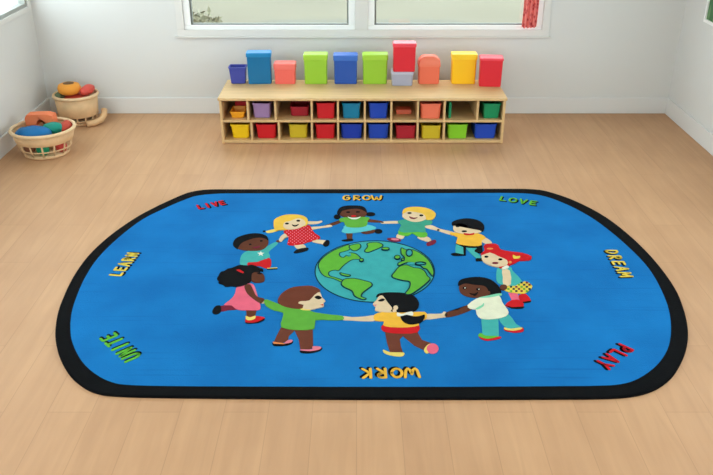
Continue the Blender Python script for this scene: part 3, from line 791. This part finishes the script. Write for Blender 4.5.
# boxes on top of the shelf
BY = 6.455
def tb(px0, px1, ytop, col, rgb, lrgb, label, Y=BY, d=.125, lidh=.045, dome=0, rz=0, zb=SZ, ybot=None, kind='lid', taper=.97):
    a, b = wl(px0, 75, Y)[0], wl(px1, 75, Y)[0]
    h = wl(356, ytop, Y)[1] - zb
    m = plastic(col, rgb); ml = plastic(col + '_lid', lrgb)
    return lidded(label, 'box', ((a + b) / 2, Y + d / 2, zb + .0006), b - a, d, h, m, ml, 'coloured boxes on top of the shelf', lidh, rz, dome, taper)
a, b = wl(229, 75, BY)[0], wl(245.8, 75, BY)[0]
open_bin('small indigo open bin at the left end of the shelf top', 'bin', ((a + b) / 2, BY + .055, SZ + .0006), b - a, .105, wl(356, 67.6, BY)[1] - SZ, plastic('indigo', COL['indigo']), 'coloured boxes on top of the shelf', .84)
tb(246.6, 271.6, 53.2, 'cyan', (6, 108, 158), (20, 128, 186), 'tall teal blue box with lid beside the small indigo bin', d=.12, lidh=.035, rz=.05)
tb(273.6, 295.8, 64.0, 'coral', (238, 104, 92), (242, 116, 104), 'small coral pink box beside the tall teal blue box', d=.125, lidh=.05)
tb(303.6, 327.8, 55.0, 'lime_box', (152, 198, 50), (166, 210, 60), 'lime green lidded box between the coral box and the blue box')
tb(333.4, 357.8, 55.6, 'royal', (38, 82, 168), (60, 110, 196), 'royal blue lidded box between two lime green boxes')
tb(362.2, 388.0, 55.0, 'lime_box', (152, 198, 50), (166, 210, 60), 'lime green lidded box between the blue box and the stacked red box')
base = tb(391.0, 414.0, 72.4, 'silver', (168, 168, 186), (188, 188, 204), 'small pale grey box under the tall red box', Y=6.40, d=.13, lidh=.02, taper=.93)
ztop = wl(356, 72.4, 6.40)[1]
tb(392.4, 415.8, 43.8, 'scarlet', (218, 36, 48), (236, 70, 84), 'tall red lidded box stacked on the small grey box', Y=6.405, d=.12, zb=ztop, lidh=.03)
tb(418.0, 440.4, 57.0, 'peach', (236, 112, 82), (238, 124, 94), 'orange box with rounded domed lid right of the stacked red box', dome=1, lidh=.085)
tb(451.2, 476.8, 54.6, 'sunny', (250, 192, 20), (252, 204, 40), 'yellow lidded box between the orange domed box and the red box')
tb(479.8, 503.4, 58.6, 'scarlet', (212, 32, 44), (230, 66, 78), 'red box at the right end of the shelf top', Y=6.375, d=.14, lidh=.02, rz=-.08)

# ------------------------------------------------------------------ baskets
wick = mat('pale_wicker', (226, 190, 146), .75, bump=.5, bscale=70, var=.10, vscale=12)
wick2 = mat('pale_wicker_rim', (232, 200, 158), .7, bump=.4, bscale=60, var=.06, vscale=12)
def basket(label, loc, R, r, h, split, hn, RZ=0):
    t = thing('toy_basket', label, 'basket', loc, 0, 'round baskets of toys in the corner')
    rs = r + (R - r) * .62
    bm = bmesh.new()      # solid woven upper band
    lathe(bm, [(rs, split), (rs + .006, split + .004), (R, h - .02), (R - .008, h - .02), (rs - .008, split + .002), (rs, split)], 48)
    obj('woven_band', bm, wick, t, smooth=True)
    bm = bmesh.new(); tube(bm, [(R * math.cos(k * PI / 24), R * math.sin(k * PI / 24), h - .012) for k in range(48)], .014, 8, True)
    obj('rim', bm, wick2, t, smooth=True)
    bm = bmesh.new(); lathe(bm, [(0, 0), (r, 0), (r + .008, .006), (r + .008, .022), (r, .026), (0, .016)], 48)
    obj('base', bm, wick, t, smooth=True)
    bm = bmesh.new()
    n = 14
    for k in range(n):
        a = 2 * PI * k / n; c, s = math.cos(a), math.sin(a)
        tube(bm, [(r * c, r * s, .014), ((r + (rs - r) * .6) * c, (r + (rs - r) * .6) * s, split * .55), ((rs - .001) * c, (rs - .001) * s, split + .012)], .0065, 6)
    q = r + (rs - r) * .6
    tube(bm, [(q * math.cos(k * PI / 20), q * math.sin(k * PI / 20), split * .55) for k in range(40)], .005, 6, True)
    obj('open_weave', bm, wick, t, smooth=True)
    for a0 in hn:
        bm = bmesh.new(); pts = []
        for k in range(11):
            u = -1 + 2 * k / 10; a = a0 + u * .28; rr = R + .012 + .035 * (1 - u * u)
            pts.append((rr * math.cos(a), rr * math.sin(a), h - .012 - .02 * (1 - u * u)))
        tube(bm, pts, .009, 8); obj('handle', bm, wick2, t, smooth=True)
    return t
FB = (-2.435, 5.86, .0008); RB = (-2.415, 6.62, .0008)
basket('front tan basket of blue and orange toys by the left wall', FB, .235, .165, .215, .115, ())
basket('rear tan basket of orange toys in the room corner', RB, .18, .13, .26, .075, ())

def blob(name, label, cat, loc, r, m, group, sq=1.0, n=28, rot=(0, 0, 0)):
    bm = bmesh.new(); prof = []
    for k in range(n // 2 + 1):
        a = -PI / 2 + PI * k / (n // 2); prof.append((max(0, math.cos(a)) ** sq, math.sin(a)))
    prof[0] = (0, -1); prof[-1] = (0, 1)
    lathe(bm, prof, n); bmesh.ops.scale(bm, vec=r, verts=bm.verts)
    for v in bm.verts: v.co *= 1 + .03 * math.sin(v.co.x * 60 + v.co.y * 45) 
    o = obj(name, bm, m, loc=loc, smooth=True); o.rotation_euler = rot
    return tag(o, label, cat, group)
tf, tr = 'toys in the front basket', 'toys in the rear basket'
toy = lambda n, c: mat('toy_' + n, c, .55, var=.05, vscale=8)
fx0, fy0 = FB[0], FB[1]
# lower fill, seen through the open weave
blob('toy_ball', 'green ball low in the front basket, seen through its open weave', 'ball', (fx0 + .02, fy0 - .12, .072), (.048, .048, .048), toy('green', (24, 140, 96)), tf)
blob('toy_ball', 'red ball low at the right side of the front basket', 'ball', (fx0 + .135, fy0 - .045, .070), (.045, .045, .045), toy('red', (190, 60, 50)), tf)
blob('toy_ball', 'brown ball low at the left side of the front basket', 'ball', (fx0 - .10, fy0 - .07, .070), (.045, .045, .045), toy('brown', (150, 96, 70)), tf)
blob('plush_toy', 'tan soft toy at the bottom of the front basket, behind the green ball', 'plush toy', (fx0 + .0, fy0 + .04, .085), (.09, .08, .062), toy('tan', (200, 160, 110)), tf)
blob('plush_cushion', 'big blue soft cushion on top in the front basket', 'cushion', (fx0 - .055, fy0 - .065, .178), (.140, .105, .055), toy('blue', (6, 106, 168)), tf, .8)
blob('plush_toy', 'teal green soft toy beside the blue cushion in the front basket', 'plush toy', (fx0 + .075, fy0 + .02, .195), (.085, .06, .045), toy('teal', (16, 138, 120)), tf, .8)
blob('plush_toy', 'brick red soft toy at the right inside the front basket', 'plush toy', (fx0 + .152, fy0 + .075, .185), (.045, .085, .05), toy('brick', (186, 70, 52)), tf)
# orange toy with an opening (pull-along shape)
bm = bmesh.new()
pts = [(-.11, 0), (-.11, .06), (-.095, .085), (-.03, .09), (.06, .092), (.105, .08), (.11, .05), (.11, 0), (.045, 0)] + [(.01 + .035 * math.cos(math.radians(a)), .038 * math.sin(math.radians(a)) + .012) for a in range(0, 181, 20)] + [(-.025, 0)]
t2 = bmesh.new(); v0 = [t2.verts.new((x, -.045, z)) for x, z in pts]; v1 = [t2.verts.new((x, .045, z)) for x, z in pts]
t2.faces.new(v0); t2.faces.new(v1[::-1])
for k in range(len(pts)): t2.faces.new((v0[k], v1[k], v1[(k + 1) % len(pts)], v0[(k + 1) % len(pts)]))
bmesh.ops.triangulate(t2, faces=[f for f in t2.faces if len(f.verts) > 4]); merge(bm, t2)
tag(obj('toy_bridge', bm, toy('orange', (240, 130, 84)), loc=(fx0 - .05, fy0 + .12, .195)), 'orange arched toy at the back of the front basket', 'toy', tf)
rx0, ry0 = RB[0], RB[1]
blob('plush_toy', 'dark brown soft toy low inside the rear basket', 'plush toy', (rx0, ry0, .085), (.11, .11, .06), toy('dbrown', (120, 80, 60)), tr)
blob('plush_toy', 'coral soft toy filling the middle of the rear basket', 'plush toy', (rx0, ry0, .198), (.128, .128, .055), toy('coral', (222, 96, 74)), tr)
blob('plush_toy', 'red soft toy at the right edge of the rear basket', 'plush toy', (rx0 + .105, ry0 + .01, .285), (.06, .10, .04), toy('red2', (214, 82, 70)), tr, rot=(0, -.2, 0))
blob('plush_toy', 'dark green soft toy at the left edge of the rear basket', 'plush toy', (rx0 - .125, ry0 - .02, .245), (.045, .08, .03), toy('dgreen', (100, 116, 84)), tr)
t = thing('toy_pot', 'yellow-orange round toy pot on top in the rear basket', 'toy pot', (rx0 - .035, ry0 - .03, .265), 0, tr)
bm = bmesh.new(); lathe(bm, [(0, 0), (.07, 0), (.092, .02), (.096, .05), (.085, .078), (.05, .09), (.045, .082), (0, .078)], 32); obj('body', bm, toy('amber', (240, 158, 58)), t, smooth=True)
bm = bmesh.new(); lathe(bm, [(0, .079), (.042, .083), (.044, .09), (.02, .098), (0, .1)], 24); obj('lid', bm, toy('umber', (110, 80, 50)), t, smooth=True, label='dark round lid')
# bent tan toy lying beside the rear basket
bm = bmesh.new(); tube(bm, [(0, 0, .0275), (.06, .03, .029), (.105, .085, .042), (.118, .14, .07), (.112, .175, .105)], .026, 10)
tag(obj('plush_snake', bm, toy('cream', (226, 186, 140)), loc=(rx0 + .105, ry0 - .145, 0), smooth=True), 'cream curved soft toy on the floor right of the rear basket', 'plush toy')

# ------------------------------------------------------------------ red curtain strip at the window's right side
xa, xb = 1.408, 1.532
t = thing('window_curtain', 'narrow red patterned curtain gathered at the right edge of the wide window', 'curtain', ((xa + xb) / 2, YB - .045, .77))
bm = bmesh.new(); n = 30; hw = (xb - xa) / 2; Zt = 1.36
grid = []
for s in (-.0015, .0015):
    g_ = []
    for j in range(24):
        zz = j / 23 * Zt
        g_.append([bm.verts.new((-hw + 2 * hw * k / n + .003 * math.sin(zz * 9), .013 * math.sin(k / n * 2 * PI * 3.5 + zz * .8) + s, zz + .006 * math.sin(k * .9) * (1 if j == 0 else 0))) for k in range(n + 1)])
    grid.append(g_)
for g_ in grid:
    for j in range(23):
        for k in range(n): bm.faces.new((g_[j][k], g_[j][k + 1], g_[j + 1][k + 1], g_[j + 1][k]))
cm = bpy.data.materials.new('red_print_cloth'); cm.use_nodes = True; nt = cm.node_tree; b_ = nt.nodes['Principled BSDF']
tc = nt.nodes.new('ShaderNodeTexCoord'); v = nt.nodes.new('ShaderNodeTexVoronoi'); v.inputs['Scale'].default_value = 34
nt.links.new(tc.outputs['Object'], v.inputs['Vector']); r_ = nt.nodes.new('ShaderNodeValToRGB')
r_.color_ramp.elements[0].color = (*s2l((176, 40, 54)), 1); r_.color_ramp.elements[0].position = .1
r_.color_ramp.elements[1].color = (*s2l((236, 128, 120)), 1); r_.color_ramp.elements[1].position = .55
nt.links.new(v.outputs['Distance'], r_.inputs['Fac']); nt.links.new(r_.outputs['Color'], b_.inputs['Base Color']); b_.inputs['Roughness'].default_value = .9
obj('cloth', bm, cm, t, smooth=True)
bm = bmesh.new(); tube(bm, [(-hw - .02, 0, Zt + .006), (hw + .02, 0, Zt + .006)], .007); tube(bm, [(0, 0, Zt + .006), (0, .045, Zt + .006)], .006); obj('rod', bm, white_m, t)

# ------------------------------------------------------------------ light
world = bpy.data.worlds.new('World'); bpy.context.scene.world = world; world.use_nodes = True
nt = world.node_tree; bg = nt.nodes['Background']
bg.inputs['Color'].default_value = (.82, .93, 1.0, 1); bg.inputs['Strength'].default_value = 9.0
def portal(name, loc, rot, sx, sy):
    l = bpy.data.lights.new(name, 'AREA'); l.shape = 'RECTANGLE'; l.size = sx; l.size_y = sy; l.cycles.is_portal = True
    o = bpy.data.objects.new(name, l); C.objects.link(o); o.location = loc; o.rotation_euler = rot
portal('portal_left', (XL - .14, (LW[0] + LW[1]) / 2, (LW[2] + LW[3]) / 2), (0, -PI / 2, 0), LW[3] - LW[2], LW[1] - LW[0])
portal('portal_right', (XR + .14, (RW[0] + RW[1]) / 2, (RW[2] + RW[3]) / 2), (0, PI / 2, 0), RW[3] - RW[2], RW[1] - RW[0])
portal('portal_back', ((BW[0] + BW[1]) / 2, YB + .14, (BW[2] + BW[3]) / 2), (-PI / 2, 0, 0), BW[1] - BW[0], BW[3] - BW[2])

portal('portal_front', (0, YF - .14, (FW[2] + FW[3]) / 2), (PI / 2, 0, 0), FW[1] - FW[0], FW[3] - FW[2])

# ------------------------------------------------------------------ camera
cam = bpy.data.cameras.new('camera'); co = bpy.data.objects.new('camera', cam); C.objects.link(co)
cam.sensor_fit = 'HORIZONTAL'; cam.sensor_width = 36; cam.lens = F / 713 * 36; cam.clip_start = .05; cam.clip_end = 200
co.location = (0, 0, H); co.rotation_euler = (PI / 2 - P, 0, 0)
sc = bpy.context.scene; sc.camera = co
sc.view_settings.view_transform = 'Standard'; sc.view_settings.look = 'None'; sc.view_settings.gamma = 1; sc.view_settings.use_curve_mapping = False
sc.view_settings.exposure = -.58
sc.cycles.use_denoising = True
sc.cycles.max_bounces = 8; sc.cycles.diffuse_bounces = 5; sc.cycles.transparent_max_bounces = 12
